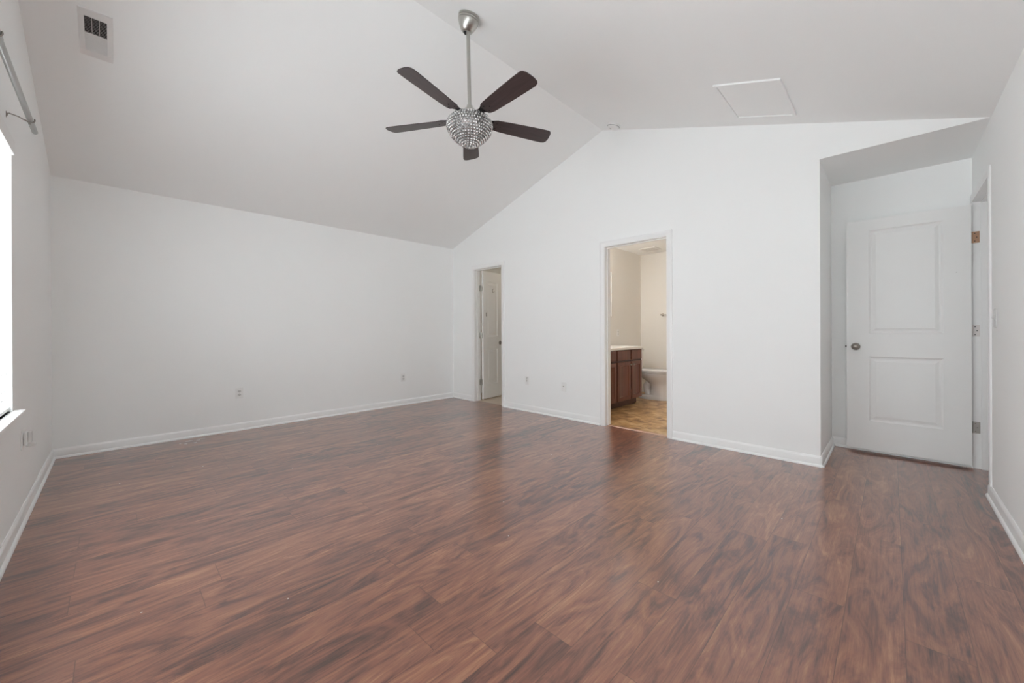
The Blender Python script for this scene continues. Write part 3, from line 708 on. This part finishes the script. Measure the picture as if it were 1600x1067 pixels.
# vanity light bar (hidden from the photo by the door casing) lights the bathroom
vl = thing('vanity_light', 'three-globe nickel light bar above the bathroom mirror', 'wall lamp', (BX0, 5.05, 2.16))
G().box(0, .03, -.32, .32, -.05, .05).build('back_plate', NICKEL, vl, bevel=.004)
for y in (-.22, 0, .22):
    G().tube([(.03, y, 0), (.075, y, 0)], .012, 12).build('socket', NICKEL, vl)
    G().ball((.115, y, 0), .045, 20, 12).build('globe', BULB, vl)
ex = thing('exhaust_vent', 'round-cornered white exhaust vent in the bathroom ceiling', 'vent', (2.34, 6.52, BH))
G().box(-.14, .14, -.13, .13, -.014, -.001).build('vent_cover', PLASTIC, ex, bevel=.006)
g = G()
for k in range(7): g.box(-.11, .11, -.10+.0333*k-.004, -.10+.0333*k+.004, -.0145, -.0135)
g.build('vent_slots', NICKELD, ex)
tb = thing('towel_bar', 'small nickel towel bar on the bathroom back wall', 'towel bar', (2.375, BY1, 1.352))
for x in (0, .46):
    G().lathe([(0, 0), (.024, 0), (.024, .006), (.012, .012), (.010, .055), (.014, .062), (.014, .075), (0, .077)], Matrix.Translation((x, 0, 0)) @ Matrix.Rotation(R(90), 4, 'X'), 18).build('post', NICKELD, tb)
G().tube([(0, -.066, 0), (.46, -.066, 0)], .008, 14).build('bar', NICKEL, tb)
# toilet: local x out from the left bathroom wall
to = thing('toilet', 'white toilet beyond the end of the vanity', 'toilet', (BX0+.012, 6.36, 0))
def oval(cx, rx, ry, z, n=36, p=2.0, back=1.0):
    out = []
    for k in range(n):
        a = 2*math.pi*k/n; c, s_ = math.cos(a), math.sin(a)
        x = rx*(abs(c)**(2/p))*(1 if c >= 0 else -back); y = ry*(abs(s_)**(2/p))*(1 if s_ >= 0 else -1)
        out.append((cx+x, y, z))
    return out
g = G()
g.loft([oval(.49, .245, .125, 0, p=2.6), oval(.49, .245, .125, .030, p=2.6), oval(.50, .235, .118, .048, p=2.5), oval(.575, .150, .108, .070, p=2.3), oval(.580, .142, .105, .150), oval(.578, .145, .108, .225),
        oval(.560, .170, .125, .270), oval(.530, .215, .155, .315), oval(.510, .252, .178, .360), oval(.505, .268, .188, .395), oval(.505, .270, .190, .415), oval(.505, .250, .170, .418)])
g.tube([(.50, 0, .26), (.43, 0, .250), (.375, 0, .190), (.385, 0, .120), (.43, 0, .060), (.44, 0, .02)], [.075, .072, .065, .062, .066, .066], 18)
g.box(.14, .36, -.10, .10, .33, .412)
g.build('bowl', PORC, to)
G().loft([oval(.515, .262, .186, .420), oval(.515, .270, .192, .424), oval(.515, .270, .192, .436), oval(.515, .262, .186, .440)]).build('seat', PORC, to)
G().loft([oval(.512, .264, .187, .442), oval(.512, .272, .193, .446), oval(.512, .270, .191, .458), oval(.512, .240, .165, .466), oval(.512, .1, .07, .468)]).build('lid', PORC, to)
for y in (-.075, .075): G().tube([(.262, y-.02, .448), (.262, y+.02, .448)], .014, 12).build('seat_hinge', PORC, to)
G().box(.005, .205, -.225, .225, .410, .745).build('tank', PORC, to, bevel=.022, seg=4)
G().box(0, .215, -.235, .235, .746, .778).build('tank_lid', PORC, to, bevel=.010, seg=3)
G().tube([(.205, -.15, .69), (.222, -.15, .69), (.224, -.10, .682)], .007, 10).build('flush_lever', NICKEL, to)
# closet ceiling dome
cl = thing('closet_ceiling_light', 'small dome light on the closet ceiling', 'ceiling lamp', (1.05, 5.15, BH))
G().lathe([(0, 0), (.15, 0), (.15, -.02), (.14, -.025), (0, -.025)], None, 32).build('base', NICKEL, cl)
G().lathe([(0, -.026), (.135, -.026), (.125, -.05), (.09, -.08), (.04, -.095), (0, -.097)], None, 32).build('dome', DOME, cl)

# ------------------------------------------------------------------ paint flecks on the floor by the long wall
g = G()
def chip(x, y, lx, ly, rot):
    c, s_ = math.cos(rot), math.sin(rot); k = 5; pts = []
    for i in range(k):
        a = 2*math.pi*i/k; rr = random.uniform(.7, 1.2); px, py = lx*rr*math.cos(a), ly*rr*math.sin(a)
        pts.append((x+c*px-s_*py, y+s_*px+c*py))
    g.prism(pts, XY, .0002, .0014)
for x, y, lx, ly in ((.15, .89, .006, .035), (.18, .96, .005, .022), (.26, .86, .006, .014), (.14, .99, .004, .028), (.27, .93, .006, .016), (.21, .82, .004, .010)):
    chip(x, y, lx, ly, random.uniform(-.3, .3))
for _ in range(26):
    chip(random.uniform(.6, 5.2), random.uniform(.35, 3.8), random.uniform(.0015, .003), random.uniform(.0015, .004), random.uniform(0, 3))
o = g.build('paint_flecks', FLECK); o['kind'] = 'stuff'; tag(o, 'tiny white paint flecks scattered on the wood floor', 'debris')
